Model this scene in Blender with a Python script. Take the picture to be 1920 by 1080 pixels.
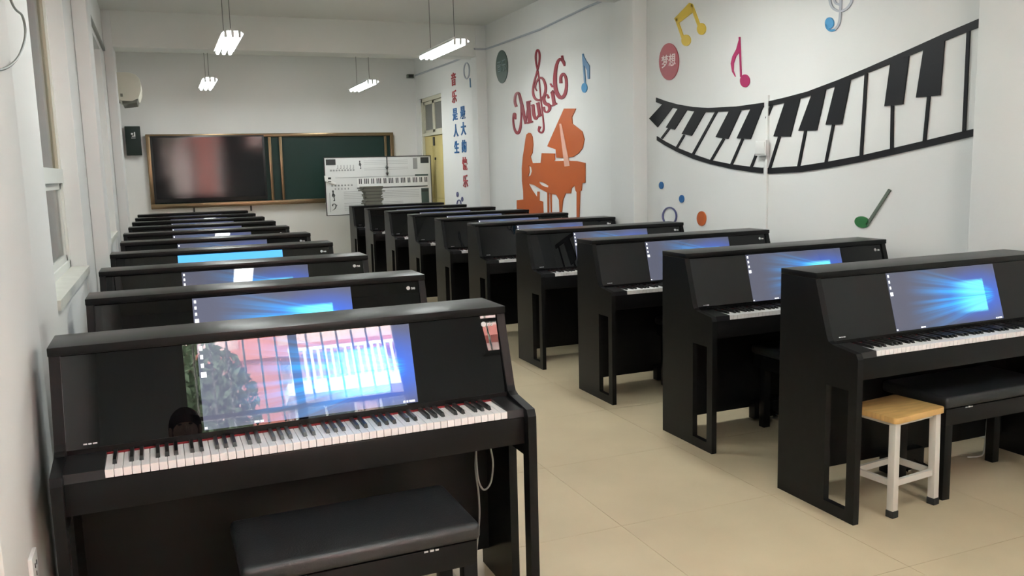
import bpy, bmesh, math, random
from mathutils import Vector, Matrix
from mathutils.geometry import tessellate_polygon
random.seed(7)
for _o in list(bpy.data.objects): bpy.data.objects.remove(_o, do_unlink=True)
SC = bpy.context.scene
COL = SC.collection
PI = math.pi

# ------------------------------------------------------------------ camera
CAM_F, CAM_YAW, CAM_PITCH, CAM_ROLL, CAM_H = 1587.5, 0.3867, 0.1390, -0.0265, 1.5458
_cy, _sy, _cp, _sp = math.cos(CAM_YAW), math.sin(CAM_YAW), math.cos(CAM_PITCH), math.sin(CAM_PITCH)
C_FWD = Vector((_sy * _cp, _cy * _cp, -_sp))
_r = Vector((_cy, -_sy, 0)); _u = _r.cross(C_FWD)
C_R = _r * math.cos(CAM_ROLL) + _u * math.sin(CAM_ROLL)
C_U = -_r * math.sin(CAM_ROLL) + _u * math.cos(CAM_ROLL)
C_POS = Vector((0, 0, CAM_H))
cd = bpy.data.cameras.new('camera'); cam = bpy.data.objects.new('camera', cd); COL.objects.link(cam)
cd.sensor_fit = 'HORIZONTAL'; cd.sensor_width = 36.0; cd.lens = CAM_F / 1920 * 36.0
cd.clip_start = 0.01; cd.clip_end = 200
cam.matrix_world = Matrix(((C_R.x, C_U.x, -C_FWD.x, 0), (C_R.y, C_U.y, -C_FWD.y, 0), (C_R.z, C_U.z, -C_FWD.z, CAM_H), (0, 0, 0, 1)))
SC.camera = cam

# ------------------------------------------------------------------ world, view
LAMP_STRENGTH = 21.0
SKY_STRENGTH = 36.0
w = bpy.data.worlds.new('overcast_sky'); SC.world = w; w.use_nodes = True
_bg = w.node_tree.nodes['Background']; _bg.inputs[0].default_value = (0.93, 0.975, 0.94, 1); _bg.inputs[1].default_value = SKY_STRENGTH
SC.view_settings.view_transform = 'Standard'; SC.view_settings.look = 'None'
SC.view_settings.exposure = 0.85; SC.view_settings.gamma = 1.0; SC.view_settings.use_curve_mapping = False

# room extents (metres); the camera stands at x=0, y=0
XL, XR, Y0, Y1, ZC = -0.50, 4.25, -1.60, 14.70, 3.50

# ------------------------------------------------------------------ materials
MATS = {}
def mat(name, col, rough=0.5, metal=0.0, spec=None, ior=None, emit=None, estr=0.0, noise=None, bump=None, coat=0.0):
    if name in MATS: return MATS[name]
    m = bpy.data.materials.new(name); m.use_nodes = True
    nt = m.node_tree; b = nt.nodes['Principled BSDF']
    b.inputs['Base Color'].default_value = (*col, 1); b.inputs['Roughness'].default_value = rough
    b.inputs['Metallic'].default_value = metal
    if spec is not None: b.inputs['Specular IOR Level'].default_value = spec
    if ior is not None: b.inputs['IOR'].default_value = ior
    if coat: b.inputs['Coat Weight'].default_value = coat; b.inputs['Coat Roughness'].default_value = 0.05
    if emit: b.inputs['Emission Color'].default_value = (*emit, 1); b.inputs['Emission Strength'].default_value = estr
    if noise or bump:
        tc = nt.nodes.new('ShaderNodeTexCoord')
        geo = nt.nodes.new('ShaderNodeNewGeometry')
    if noise:
        sc, amt, stretch = noise
        mp = nt.nodes.new('ShaderNodeMapping'); mp.inputs['Scale'].default_value = stretch
        nt.links.new(geo.outputs['Position'], mp.inputs['Vector'])
        n = nt.nodes.new('ShaderNodeTexNoise'); n.inputs['Scale'].default_value = sc; n.inputs['Detail'].default_value = 5
        nt.links.new(mp.outputs[0], n.inputs['Vector'])
        r = nt.nodes.new('ShaderNodeValToRGB')
        r.color_ramp.elements[0].position = 0.3; r.color_ramp.elements[1].position = 0.7
        r.color_ramp.elements[0].color = (*[c * (1 - amt) for c in col], 1); r.color_ramp.elements[1].color = (*[min(1, c * (1 + amt)) for c in col], 1)
        nt.links.new(n.outputs[0], r.inputs[0]); nt.links.new(r.outputs[0], b.inputs['Base Color'])
    if bump:
        sc, st = bump
        n2 = nt.nodes.new('ShaderNodeTexNoise'); n2.inputs['Scale'].default_value = sc; n2.inputs['Detail'].default_value = 3
        nt.links.new(geo.outputs['Position'], n2.inputs['Vector'])
        bp = nt.nodes.new('ShaderNodeBump'); bp.inputs['Strength'].default_value = st; bp.inputs['Distance'].default_value = 0.01
        nt.links.new(n2.outputs[0], bp.inputs['Height']); nt.links.new(bp.outputs[0], b.inputs['Normal'])
    MATS[name] = m
    return m

M_WALL = mat('wall_paint', (0.79, 0.795, 0.775), 0.75, noise=(1.3, 0.02, (1, 1, 0.4)), bump=(60, 0.05))
M_CEIL = mat('ceiling_paint', (0.78, 0.79, 0.75), 0.85, bump=(40, 0.05))
M_TILE = mat('floor_tile', (0.51, 0.425, 0.285), 0.38, spec=0.4, noise=(2.2, 0.07, (1, 1, 1)))
M_GROUT = mat('grout', (0.36, 0.30, 0.21), 0.8)
M_SILL = mat('sill_stone', (0.72, 0.72, 0.66), 0.5, noise=(9, 0.05, (1, 1, 1)))
M_PIANO = mat('piano_black_satin', (0.0068, 0.0066, 0.0068), 0.33, spec=0.19, noise=(30, 0.12, (0.1, 1, 1)))
M_GLOSS = mat('piano_black_gloss', (0.003, 0.003, 0.0035), 0.006, ior=1.42)
M_KEYBED = mat('cheek_black', (0.012, 0.012, 0.013), 0.3)
M_WKEY = mat('white_key', (0.82, 0.80, 0.80), 0.28)
M_BKEY = mat('black_key', (0.012, 0.012, 0.012), 0.3)
M_FELT = mat('red_felt', (0.17, 0.007, 0.011), 0.9)
M_SILVER = mat('silver_print', (0.55, 0.55, 0.56), 0.4)
M_PEDAL = mat('pedal_chrome', (0.75, 0.72, 0.66), 0.2, metal=1)
M_LEATHER = mat('bench_leather', (0.018, 0.019, 0.021), 0.36, bump=(220, 0.12))
M_CORD = mat('grey_cord', (0.20, 0.21, 0.19), 0.5)
M_CORDW = mat('white_cord', (0.6, 0.6, 0.58), 0.5)
M_WOOD = mat('stool_wood', (0.58, 0.36, 0.13), 0.4, noise=(9, 0.16, (1, 6, 1)))
M_STEEL = mat('stool_steel', (0.62, 0.60, 0.55), 0.4, spec=0.5)
M_RUBBER = mat('black_rubber', (0.02, 0.02, 0.02), 0.7)
M_WHITE = mat('white_plastic', (0.78, 0.78, 0.76), 0.4)
M_WFRAME = mat('window_white', (0.76, 0.77, 0.72), 0.45)
M_BEIGE = mat('beige_curtain', (0.52, 0.48, 0.37), 0.9)
M_GREYBACK = mat('added_grey_backing', (0.30, 0.29, 0.29), 0.9)
M_TUBE = mat('fluorescent_tube', (0.9, 0.9, 0.9), 0.4, emit=(0.955, 1.0, 0.985), estr=LAMP_STRENGTH)
M_BRONZE = mat('bronze_frame', (0.21, 0.15, 0.085), 0.28, metal=0.85)
M_GREENB = mat('chalkboard_green', (0.007, 0.030, 0.024), 0.45, spec=0.3)
M_TVB = mat('tv_bezel', (0.012, 0.012, 0.013), 0.3)
M_TVS = mat('tv_screen', (0.012, 0.012, 0.014), 0.07, ior=1.33)
M_BOXG = mat('speaker_green', (0.010, 0.019, 0.015), 0.5, spec=0.3)
M_AC = mat('ac_ivory', (0.66, 0.64, 0.54), 0.45)
M_ACD = mat('ac_dark', (0.10, 0.10, 0.08), 0.5)
M_DOOR = mat('door_yellow', (0.60, 0.50, 0.20), 0.5)
M_DFRAME = mat('door_frame_ivory', (0.62, 0.60, 0.48), 0.5)
M_DGLASS = mat('door_glass', (0.16, 0.16, 0.14), 0.15)
M_DARK = mat('dark_metal', (0.03, 0.03, 0.03), 0.4)
M_PAPER = mat('booklet_grey', (0.25, 0.25, 0.21), 0.8)
M_PAPER2 = mat('booklet_dark', (0.17, 0.17, 0.145), 0.8)
M_BOARD = mat('staff_board_white', (0.70, 0.71, 0.70), 0.22)
M_PRINT = mat('print_grey', (0.30, 0.31, 0.31), 0.5)
M_PRINTD = mat('print_black', (0.025, 0.03, 0.03), 0.4)
M_PRINTG = mat('print_dark_green', (0.05, 0.08, 0.07), 0.4)
M_KBLACK = mat('mural_black', (0.010, 0.010, 0.012), 0.5, spec=0.25)
M_ORANGE = mat('mural_orange', (0.50, 0.105, 0.018), 0.45)
M_PEACH = mat('mural_peach', (0.75, 0.42, 0.32), 0.5)
M_RED = mat('mural_red', (0.29, 0.018, 0.034), 0.45)
M_DISCR = mat('mural_disc_red', (0.36, 0.03, 0.045), 0.45)
M_PINK = mat('mural_pink', (0.42, 0.006, 0.105), 0.45)
M_YEL = mat('mural_yellow', (0.72, 0.50, 0.04), 0.45)
M_BLUE = mat('mural_blue', (0.018, 0.13, 0.35), 0.45)
M_LBLUE = mat('mural_light_blue', (0.05, 0.29, 0.56), 0.45)
M_STEELB = mat('mural_slate_blue', (0.12, 0.26, 0.44), 0.45)
M_GREYB = mat('mural_silver', (0.42, 0.45, 0.50), 0.4)
M_GREEN = mat('mural_green', (0.03, 0.17, 0.045), 0.45)
M_GREEND = mat('mural_disc_green', (0.045, 0.09, 0.07), 0.45)
M_STEM = mat('mural_stem_grey', (0.14, 0.17, 0.13), 0.45)
M_PURP = mat('mural_purple', (0.09, 0.09, 0.22), 0.45)
M_CRED = mat('mural_char_red', (0.42, 0.045, 0.05), 0.45)
M_CHARW = mat('mural_char_white', (0.80, 0.62, 0.60), 0.5)
M_CHARG = mat('mural_char_grey', (0.20, 0.28, 0.27), 0.5)
M_ICON = mat('icon_white', (0.3, 0.3, 0.3), 0.3, emit=(0.95, 0.97, 1.0), estr=1.0)
M_HAIR = mat('hair_black', (0.008, 0.008, 0.008), 0.6)
M_COAT = mat('coat_black', (0.010, 0.010, 0.012), 0.8)
M_SKIN = mat('skin', (0.55, 0.33, 0.24), 0.5)
M_PHONE = mat('phone_grey', (0.12, 0.12, 0.16), 0.25)
M_BRICK = mat('facade_red', (0.55, 0.17, 0.15), 0.8, noise=(1.5, 0.1, (1, 1, 1)))
M_BRICKP = mat('facade_pink', (0.70, 0.50, 0.49), 0.8)
M_FWHITE = mat('facade_white', (0.8, 0.8, 0.8), 0.7)
M_FGLASS = mat('facade_glass', (0.10, 0.12, 0.15), 0.2)
M_LEAF = mat('leaf_green', (0.10, 0.13, 0.075), 0.6)
M_BARK = mat('bark', (0.10, 0.07, 0.05), 0.9)
M_GROUND = mat('asphalt', (0.25, 0.25, 0.24), 0.9)
M_BLUEC = mat('blue_curtain', (0.05, 0.10, 0.32), 0.8)

def glass_mat():
    m = bpy.data.materials.new('window_glass'); m.use_nodes = True; nt = m.node_tree
    for n in list(nt.nodes): nt.nodes.remove(n)
    o = nt.nodes.new('ShaderNodeOutputMaterial'); mx = nt.nodes.new('ShaderNodeMixShader'); fr = nt.nodes.new('ShaderNodeFresnel')
    t = nt.nodes.new('ShaderNodeBsdfTransparent'); g = nt.nodes.new('ShaderNodeBsdfGlossy'); g.inputs['Roughness'].default_value = 0.02
    t.inputs[0].default_value = (0.92, 0.95, 0.94, 1)
    nt.links.new(fr.outputs[0], mx.inputs[0]); nt.links.new(t.outputs[0], mx.inputs[1]); nt.links.new(g.outputs[0], mx.inputs[2]); nt.links.new(mx.outputs[0], o.inputs[0])
    return m
M_GLASS = glass_mat()
def translucent(m, amt):
    nt = m.node_tree; out = nt.nodes['Material Output']; b = nt.nodes['Principled BSDF']
    t = nt.nodes.new('ShaderNodeBsdfTranslucent'); t.inputs[0].default_value = b.inputs['Base Color'].default_value; mx = nt.nodes.new('ShaderNodeMixShader'); mx.inputs[0].default_value = amt
    nt.links.new(b.outputs[0], mx.inputs[1]); nt.links.new(t.outputs[0], mx.inputs[2]); nt.links.new(mx.outputs[0], out.inputs[0])
translucent(M_BEIGE, 0.09)

class E:                                    # tiny expression builder on Math nodes
    nt = None
    def __init__(s, sock): s.s = sock
    @staticmethod
    def op(o, *a, clamp=False):
        n = E.nt.nodes.new('ShaderNodeMath'); n.operation = o; n.use_clamp = clamp
        for i, v in enumerate(a):
            if isinstance(v, E): E.nt.links.new(v.s, n.inputs[i])
            else: n.inputs[i].default_value = v
        return E(n.outputs[0])
    def __add__(a, b): return E.op('ADD', a, b)
    def __radd__(a, b): return E.op('ADD', b, a)
    def __sub__(a, b): return E.op('SUBTRACT', a, b)
    def __rsub__(a, b): return E.op('SUBTRACT', b, a)
    def __mul__(a, b): return E.op('MULTIPLY', a, b)
    def __rmul__(a, b): return E.op('MULTIPLY', b, a)
    def __truediv__(a, b): return E.op('DIVIDE', a, b)
def sstep(x, a, b):
    n = E.nt.nodes.new('ShaderNodeMapRange'); n.interpolation_type = 'SMOOTHSTEP'
    E.nt.links.new(x.s, n.inputs[0]); n.inputs[1].default_value = a; n.inputs[2].default_value = b
    return E(n.outputs[0])

def screen_mat(name, plain=False, gain=1.0):
    """desktop picture: dusk blue with pale blue beams spreading from the right, as light given off by the display"""
    m = bpy.data.materials.new(name); m.use_nodes = True; nt = m.node_tree; E.nt = nt
    b = nt.nodes['Principled BSDF']; b.inputs['Base Color'].default_value = (0.012, 0.012, 0.014, 1)
    b.inputs['Roughness'].default_value = 0.006; b.inputs['IOR'].default_value = 1.45
    if plain:
        b.inputs['Emission Color'].default_value = (0.075, 0.36, 0.86, 1); b.inputs['Emission Strength'].default_value = 1.0
        return m
    uv = nt.nodes.new('ShaderNodeUVMap'); sp = nt.nodes.new('ShaderNodeSeparateXYZ'); nt.links.new(uv.outputs[0], sp.inputs[0])
    u, v = E(sp.outputs[0]), E(sp.outputs[1])
    dv = v - 0.46
    # angle of a ray leaving a point right of the frame
    ang = dv / (1.10 - u)
    nz = nt.nodes.new('ShaderNodeTexNoise'); nz.noise_dimensions = '1D'; nz.inputs['Scale'].default_value = 7.0; nz.inputs['Detail'].default_value = 3
    nt.links.new((ang + 3.7).s, nz.inputs['W'])
    streak = sstep(E(nz.outputs[0]), 0.36, 0.66)
    cone = 1.0 - sstep(E.op('ABSOLUTE', ang), 0.12, 0.95)
    along = sstep(u, 0.10, 0.86) * (1.0 - sstep(u, 0.88, 0.97))
    beams = cone * along * (0.25 + 0.9 * streak)
    # bright patch at the right
    win = sstep(u, 0.52, 0.80) * (1.0 - sstep(u, 0.862, 0.875)) * (1.0 - sstep(E.op('ABSOLUTE', dv), 0.24, 0.31))
    line = 1.0 - 0.65 * (1.0 - sstep(E.op('ABSOLUTE', dv), 0.006, 0.016)) * sstep(u, 0.15, 0.7)
    halo = 1.0 - sstep(E.op('SQRT', (u - 0.80) * (u - 0.80) * 1.6 + dv * dv), 0.05, 0.62)
    def mix(fac, ca, cb):
        n = nt.nodes.new('ShaderNodeMix'); n.data_type = 'RGBA'
        nt.links.new(fac.s, n.inputs['Factor'])
        for s_, c_ in ((n.inputs[6], ca), (n.inputs[7], cb)):
            if isinstance(c_, tuple): s_.default_value = (*c_, 1)
            else: nt.links.new(c_, s_)
        return n.outputs[2]
    c = mix(E.op('MULTIPLY', halo, 1.0, clamp=True), (0.064, 0.068, 0.098), (0.030, 0.10, 0.48))
    c = mix(E.op('MULTIPLY', beams, 1.1, clamp=True), c, (0.02, 0.36, 0.95))
    c = mix(E.op('MULTIPLY', win * (0.65 + 0.35 * streak) * line, 0.9, clamp=True), c, (0.16, 0.80, 1.0))
    nt.links.new(c, b.inputs['Emission Color']); b.inputs['Emission Strength'].default_value = gain
    return m
M_SCREEN = screen_mat('desktop_screen', gain=0.92)
M_SCREENL = screen_mat('desktop_screen_bright', gain=1.25)
M_SCREENP = screen_mat('plain_blue_screen', plain=True)

# ------------------------------------------------------------------ mesh helpers
class MB:
    def __init__(s): s.v, s.f = [], []
    def add(s, vs, fs):
        n = len(s.v); s.v += [tuple(p) for p in vs]; s.f += [tuple(n + i for i in f) for f in fs]; return s
    def box(s, x0, x1, y0, y1, z0, z1):
        return s.add([(x, y, z) for z in (z0, z1) for y in (y0, y1) for x in (x0, x1)],
                     [(0, 2, 3, 1), (4, 5, 7, 6), (0, 1, 5, 4), (1, 3, 7, 5), (3, 2, 6, 7), (2, 0, 4, 6)])
    def hexa(s, p):   # 8 points bottom ring (4, ccw from above) then top ring
        return s.add(p, [(3, 2, 1, 0), (4, 5, 6, 7), (0, 1, 5, 4), (1, 2, 6, 5), (2, 3, 7, 6), (3, 0, 4, 7)])
    def bar(s, a, b, w, h=None, up=(0, 0, 1)):
        a, b = Vector(a), Vector(b); h = w if h is None else h; d = (b - a).normalized(); up = Vector(up)
        if abs(d.dot(up)) > 0.98: up = Vector((1, 0, 0))
        r = d.cross(up).normalized(); u = r.cross(d)
        c = [(-w / 2, -h / 2), (w / 2, -h / 2), (w / 2, h / 2), (-w / 2, h / 2)]
        return s.hexa([a + r * i + u * j for i, j in c] + [b + r * i + u * j for i, j in c])
    def prism(s, loops, to3, d):      # loops: outer + holes (2-D); to3 maps 2-D -> 3-D front; d: extrusion vector
        flat = [p for l in loops for p in l]
        tris = tessellate_polygon([[Vector((p[0], p[1], 0)) for p in l] for l in loops])
        F = [Vector(to3(p)) for p in flat]; d = Vector(d); n = len(flat)
        nf = Vector((0, 0, 0))
        fs = []
        for t in tris:
            a, b, c = t
            nrm = (F[b] - F[a]).cross(F[c] - F[a])
            if nrm.dot(d) > 0: t = (c, b, a)
            fs.append(tuple(t)); fs.append(tuple(n + i for i in reversed(t)))
        k = 0
        for l in loops:
            for i in range(len(l)):
                j = (i + 1) % len(l); fs.append((k + i, k + j, n + k + j, n + k + i))
            k += len(l)
        return s.add(F + [p + d for p in F], fs)
    def tube(s, pts, r, n=8, cap=True):
        pts = [Vector(p) for p in pts]; rings = []; prev = None
        for i, p in enumerate(pts):
            t = (pts[min(i + 1, len(pts) - 1)] - pts[max(i - 1, 0)]).normalized()
            if prev is None:
                a = Vector((0, 0, 1)) if abs(t.z) < 0.9 else Vector((1, 0, 0)); u = t.cross(a).normalized()
            else:
                u = (prev - t * prev.dot(t)); u = u.normalized() if u.length > 1e-6 else t.orthogonal().normalized()
            prev = u; w_ = t.cross(u); rr = r[i] if isinstance(r, (list, tuple)) else r
            rings.append([p + (u * math.cos(2 * PI * k / n) + w_ * math.sin(2 * PI * k / n)) * rr for k in range(n)])
        vs = [q for rg in rings for q in rg]; fs = []
        for i in range(len(rings) - 1):
            for k in range(n):
                fs.append((i * n + k, i * n + (k + 1) % n, (i + 1) * n + (k + 1) % n, (i + 1) * n + k))
        if cap: fs += [tuple(range(n - 1, -1, -1)), tuple((len(rings) - 1) * n + k for k in range(n))]
        return s.add(vs, fs)
    def build(s, name, m, parent=None, bevel=0, smooth=False, seg=2):
        me = bpy.data.meshes.new(name); me.from_pydata(s.v, [], s.f); me.update()
        bm = bmesh.new(); bm.from_mesh(me)
        bmesh.ops.remove_doubles(bm, verts=bm.verts, dist=1e-5)
        bmesh.ops.recalc_face_normals(bm, faces=bm.faces)
        if bevel:
            es = [e for e in bm.edges if len(e.link_faces) == 2 and e.calc_face_angle(0) > 0.5]
            bmesh.ops.bevel(bm, geom=es, offset=bevel, segments=seg, affect='EDGES', profile=0.6, clamp_overlap=True)
        bm.to_mesh(me); bm.free()
        if smooth or bevel:
            for p in me.polygons: p.use_smooth = True
            me.set_sharp_from_angle(angle=math.radians(42))
        if m: me.materials.append(m)
        return link(name, me, parent)
def link(name, me, parent=None):
    o = bpy.data.objects.new(name, me); COL.objects.link(o)
    if parent: o.parent = parent
    return o
def empty(name, loc=(0, 0, 0), rz=0, label=None, cat=None, group=None):
    o = bpy.data.objects.new(name, None); COL.objects.link(o); o.empty_display_size = 0.1
    o.location = loc; o.rotation_euler = (0, 0, rz)
    if label: tag(o, label, cat, group)
    return o
def tag(o, label, cat, group=None):
    o['label'] = label; o['category'] = cat
    if group: o['group'] = group
    return o
def struct(o, label=None):
    o['kind'] = 'structure'
    if label: o['label'] = label
    return o
def catmull(pts, n=8):
    out = []; P = [Vector(p) for p in pts]
    for i in range(len(P) - 1):
        p0, p1, p2, p3 = P[max(i - 1, 0)], P[i], P[i + 1], P[min(i + 2, len(P) - 1)]
        for k in range(n):
            t = k / n
            out.append(0.5 * ((2 * p1) + (p2 - p0) * t + (2 * p0 - 5 * p1 + 4 * p2 - p3) * t * t + (3 * p1 - p0 - 3 * p2 + p3) * t ** 3))
    out.append(P[-1]); return out
def text_mesh(s, size, depth, name, m, bold=0.0):
    cu = bpy.data.curves.new('t', 'FONT'); cu.body = s; cu.size = size; cu.extrude = depth / 2; cu.align_x = 'CENTER'; cu.align_y = 'CENTER'; cu.offset = bold
    cu.resolution_u = 4
    ob = bpy.data.objects.new('t', cu); COL.objects.link(ob)
    dg = bpy.context.evaluated_depsgraph_get(); me = bpy.data.meshes.new_from_object(ob.evaluated_get(dg))
    bpy.data.objects.remove(ob, do_unlink=True); me.name = name; me.materials.clear(); me.materials.append(m)
    return me
def ray(px, py): return C_FWD + C_R * ((px - 960) / CAM_F) - C_U * ((py - 540) / CAM_F)
def at_x(px, py, X):                       # survey of a point on a plane x = X of the room
    d = ray(px, py); return C_POS + d * (X / d.x)
def at_y(px, py, Y):
    d = ray(px, py); return C_POS + d * (Y / d.y)

# ------------------------------------------------------------------ structure
# floor with 0.8 m tiles
fl = struct(MB().box(XL - 0.35, XR + 0.3, Y0 - 0.25, Y1 + 0.25, -0.12, -0.004).build('floor', M_GROUT), 'beige tiled classroom floor')
xs = [XL] + [1.735 + 0.8 * k for k in range(-2, 4)] + [XR]
ys = [Y0] + [-0.93 + 0.8 * k for k in range(0, 20)] + [Y1]
tile_cache = {}
for i in range(len(xs) - 1):
    for j in range(len(ys) - 1):
        wx, wy = round(xs[i + 1] - xs[i], 3), round(ys[j + 1] - ys[j], 3)
        if wx < 0.02 or wy < 0.02: continue
        if (wx, wy) not in tile_cache:
            g = 0.0009
            o = MB().box(g, wx - g, g, wy - g, -0.01, 0.0).build('tile', M_TILE, fl); tile_cache[(wx, wy)] = o.data
        else: o = link('tile', tile_cache[(wx, wy)], fl)
        o.location = (xs[i], ys[j], 0)
struct(MB().box(XL - 0.35, XR + 0.3, Y0 - 0.25, Y1 + 0.25, ZC, ZC + 0.15).build('ceiling', M_CEIL), 'grey white plaster ceiling')
COLY = [(2.79, 3.08, 3.37), (6.97, 7.41, 7.41), (11.15, 11.6, 11.38)]
for n_, (a, _, _) in enumerate(COLY):
    struct(MB().box(XL, XR, a + 0.012, a + 0.33, 3.085, ZC).build('trim_%d' % (n_ + 1), M_CEIL), 'white ceiling beam across the room')
# front wall
struct(MB().box(XL - 0.35, XR + 0.3, Y1, Y1 + 0.25, 0, ZC).build('wall_front', M_WALL), 'white front wall behind the chalkboard')
# right wall: with columns and a door opening
DY0, DY1, DZ = 13.24, 14.45, 2.79
mb = MB()
mb.box(XR, XR + 0.3, Y0 - 0.25, DY0, 0, ZC); mb.box(XR, XR + 0.3, DY1, Y1, 0, ZC); mb.box(XR, XR + 0.3, DY0, DY1, DZ, ZC)
wr = struct(mb.build('wall_right', M_WALL), 'white right wall carrying the music decorations')
for (a, _, b) in COLY:
    struct(MB().box(XR - 0.15, XR, a, b, 0, ZC).build('trim_%d' % (4 + COLY.index((a, _, b))), M_WALL, bevel=0.012), 'square white pillar on the decorated wall')
# left wall: window niches between columns
WIN = [(4.50, 6.29), (8.60, 10.40)]
SZ, WT = 0.985, 2.95
mb = MB(); yc = Y0 - 0.25
for (a, b) in WIN:
    mb.box(XL - 0.35, XL, yc, a, 0, ZC); mb.box(XL - 0.35, XL, a, b, WT, ZC); mb.box(XL - 0.35, XL - 0.012, a, b, 0, SZ - 0.05); yc = b
mb.box(XL - 0.35, XL, yc, Y1, 0, ZC)
wl = struct(mb.build('wall_left', M_WALL), 'white left wall with window niches')
for (a, b, _) in COLY:
    struct(MB().box(XL, XL + 0.10, 2.15 if a < 3 else a, b, 0, ZC).build('trim_%d' % (7 + COLY.index((a, b, _))), M_WALL, bevel=0.012), 'white pillar on the window wall')
def left_window(idx, a, b):
    xw = XL - 0.125
    root = struct(empty('window_%d' % idx, (xw, (a + b) / 2, SZ)), 'white framed window deep in the left wall')
    L = (b - a) / 2; H = WT - SZ
    def part(nm, m, *bx, bevel=0): 
        q = MB()
        for c in bx: q.box(*c)
        return q.build(nm, m, root, bevel=bevel)
    part('window_sill', M_SILL, (-0.10, 0.14, -L, L, -0.05, 0.0))
    part('window_frame', M_WFRAME, (-0.03, 0.03, -L, -L + 0.05, 0, H), (-0.03, 0.03, L - 0.05, L, 0, H), (-0.03, 0.03, -L, L, 0, 0.045), (-0.03, 0.03, -L, L, H - 0.05, H))
    part('transom_bar', M_WFRAME, (-0.035, 0.04, -L + 0.05, L - 0.05, 0.55, 0.64))
    for s in (-1, 1):
        y0, y1 = (-L + 0.05, 0.02) if s < 0 else (-0.02, L - 0.05)
        q = MB(); q.box(-0.012, 0.018, y0, y0 + 0.05, 0.045, 0.55); q.box(-0.012, 0.018, y1 - 0.05, y1, 0.045, 0.55); q.box(-0.012, 0.018, y0, y1, 0.045, 0.085); q.box(-0.012, 0.018, y0, y1, 0.51, 0.55)
        sash = q.build('sash', M_WFRAME, root)
        MB().box(-0.002, 0.004, y0 + 0.05, y1 - 0.05, 0.085, 0.51).build('pane', M_GLASS, sash)
        q = MB(); q.box(-0.012, 0.018, y0, y0 + 0.04, 0.64, H - 0.05); q.box(-0.012, 0.018, y1 - 0.04, y1, 0.64, H - 0.05)
        us = q.build('upper_sash', M_BEIGE, root)
        MB().box(-0.002, 0.004, y0 + 0.04, y1 - 0.04, 0.64, H - 0.05).build('pane', M_GLASS, us)
    # folded sheets behind glass: beige curtain, and an added grey one hiding bright sky
    def curtain(z0, z1, m):
        q = MB(); n = 60; vs = []; 
        for k in range(n + 1):
            y = -L + 2 * L * k / n; x = -0.10 + 0.018 * math.sin(k * 1.15)
            vs += [(x, y, z0), (x, y, z1), (x - 0.004, y, z0), (x - 0.004, y, z1)]
        fs = []
        for k in range(n):
            i = 4 * k; j = i + 4
            fs += [(i, j, j + 1, i + 1), (j + 2, i + 2, i + 3, j + 3)]
        q.add(vs, fs); q.build('curtain', m, root, smooth=True)
    curtain(0.02, 0.58, M_GREYBACK); curtain(0.60, H - 0.02, M_BEIGE)
for i, (a, b) in enumerate(WIN): left_window(i + 1, a, b)
# back wall behind the camera with a barred window and a second one
BW = [(0.10, 2.02, 0.95, 3.15), (2.80, 3.80, 2.50, 3.12)]
mb = MB(); xc = XL - 0.35
for (a, b, z0, z1) in BW:
    mb.box(xc, a, Y0 - 0.25, Y0, 0, ZC); mb.box(a, b, Y0 - 0.25, Y0, 0, z0); mb.box(a, b, Y0 - 0.25, Y0, z1, ZC); xc = b
mb.box(xc, XR + 0.3, Y0 - 0.25, Y0, 0, ZC)
struct(mb.build('wall_back', M_WALL), 'white back wall with tall barred windows')
for k, (a, b, z0, z1) in enumerate(BW):
    root = struct(empty('window_%d' % (k + 3), ((a + b) / 2, Y0 - 0.12, z0)), 'tall window with vertical white security bars in the back wall')
    L = (b - a) / 2; H = z1 - z0; q = MB()
    q.box(-L, -L + 0.05, -0.03, 0.03, 0, H); q.box(L - 0.05, L, -0.03, 0.03, 0, H); q.box(-L, L, -0.03, 0.03, 0, 0.05); q.box(-L, L, -0.03, 0.03, H - 0.05, H)
    q.box(-L, L, -0.02, 0.02, H * 0.58, H * 0.58 + 0.035)
    q.build('window_frame', M_WFRAME, root)
    MB().box(-0.035, 0.035, -0.03, 0.03, 0.05, H - 0.05).build('mullion', M_BLUEC, root)
    MB().box(-L + 0.05, L - 0.05, -0.004, 0.004, 0.05, H - 0.05).build('pane', M_GLASS, root)
    nb = int(2 * L / 0.13)
    bar = None
    for i in range(1, nb):
        x = -L + 2 * L * i / nb
        if bar is None: bar = MB().tube([(0, -0.09, 0.03), (0, -0.09, H - 0.03)], 0.010, 6).build('security_bar', M_WFRAME, root); o = bar
        else: o = link('security_bar', bar.data, root)
        o.location.x = x
    MB().box(-L - 0.05, L + 0.05, 0.0, 0.18, -0.03, 0.0).build('window_sill', M_SILL, root)

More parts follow.
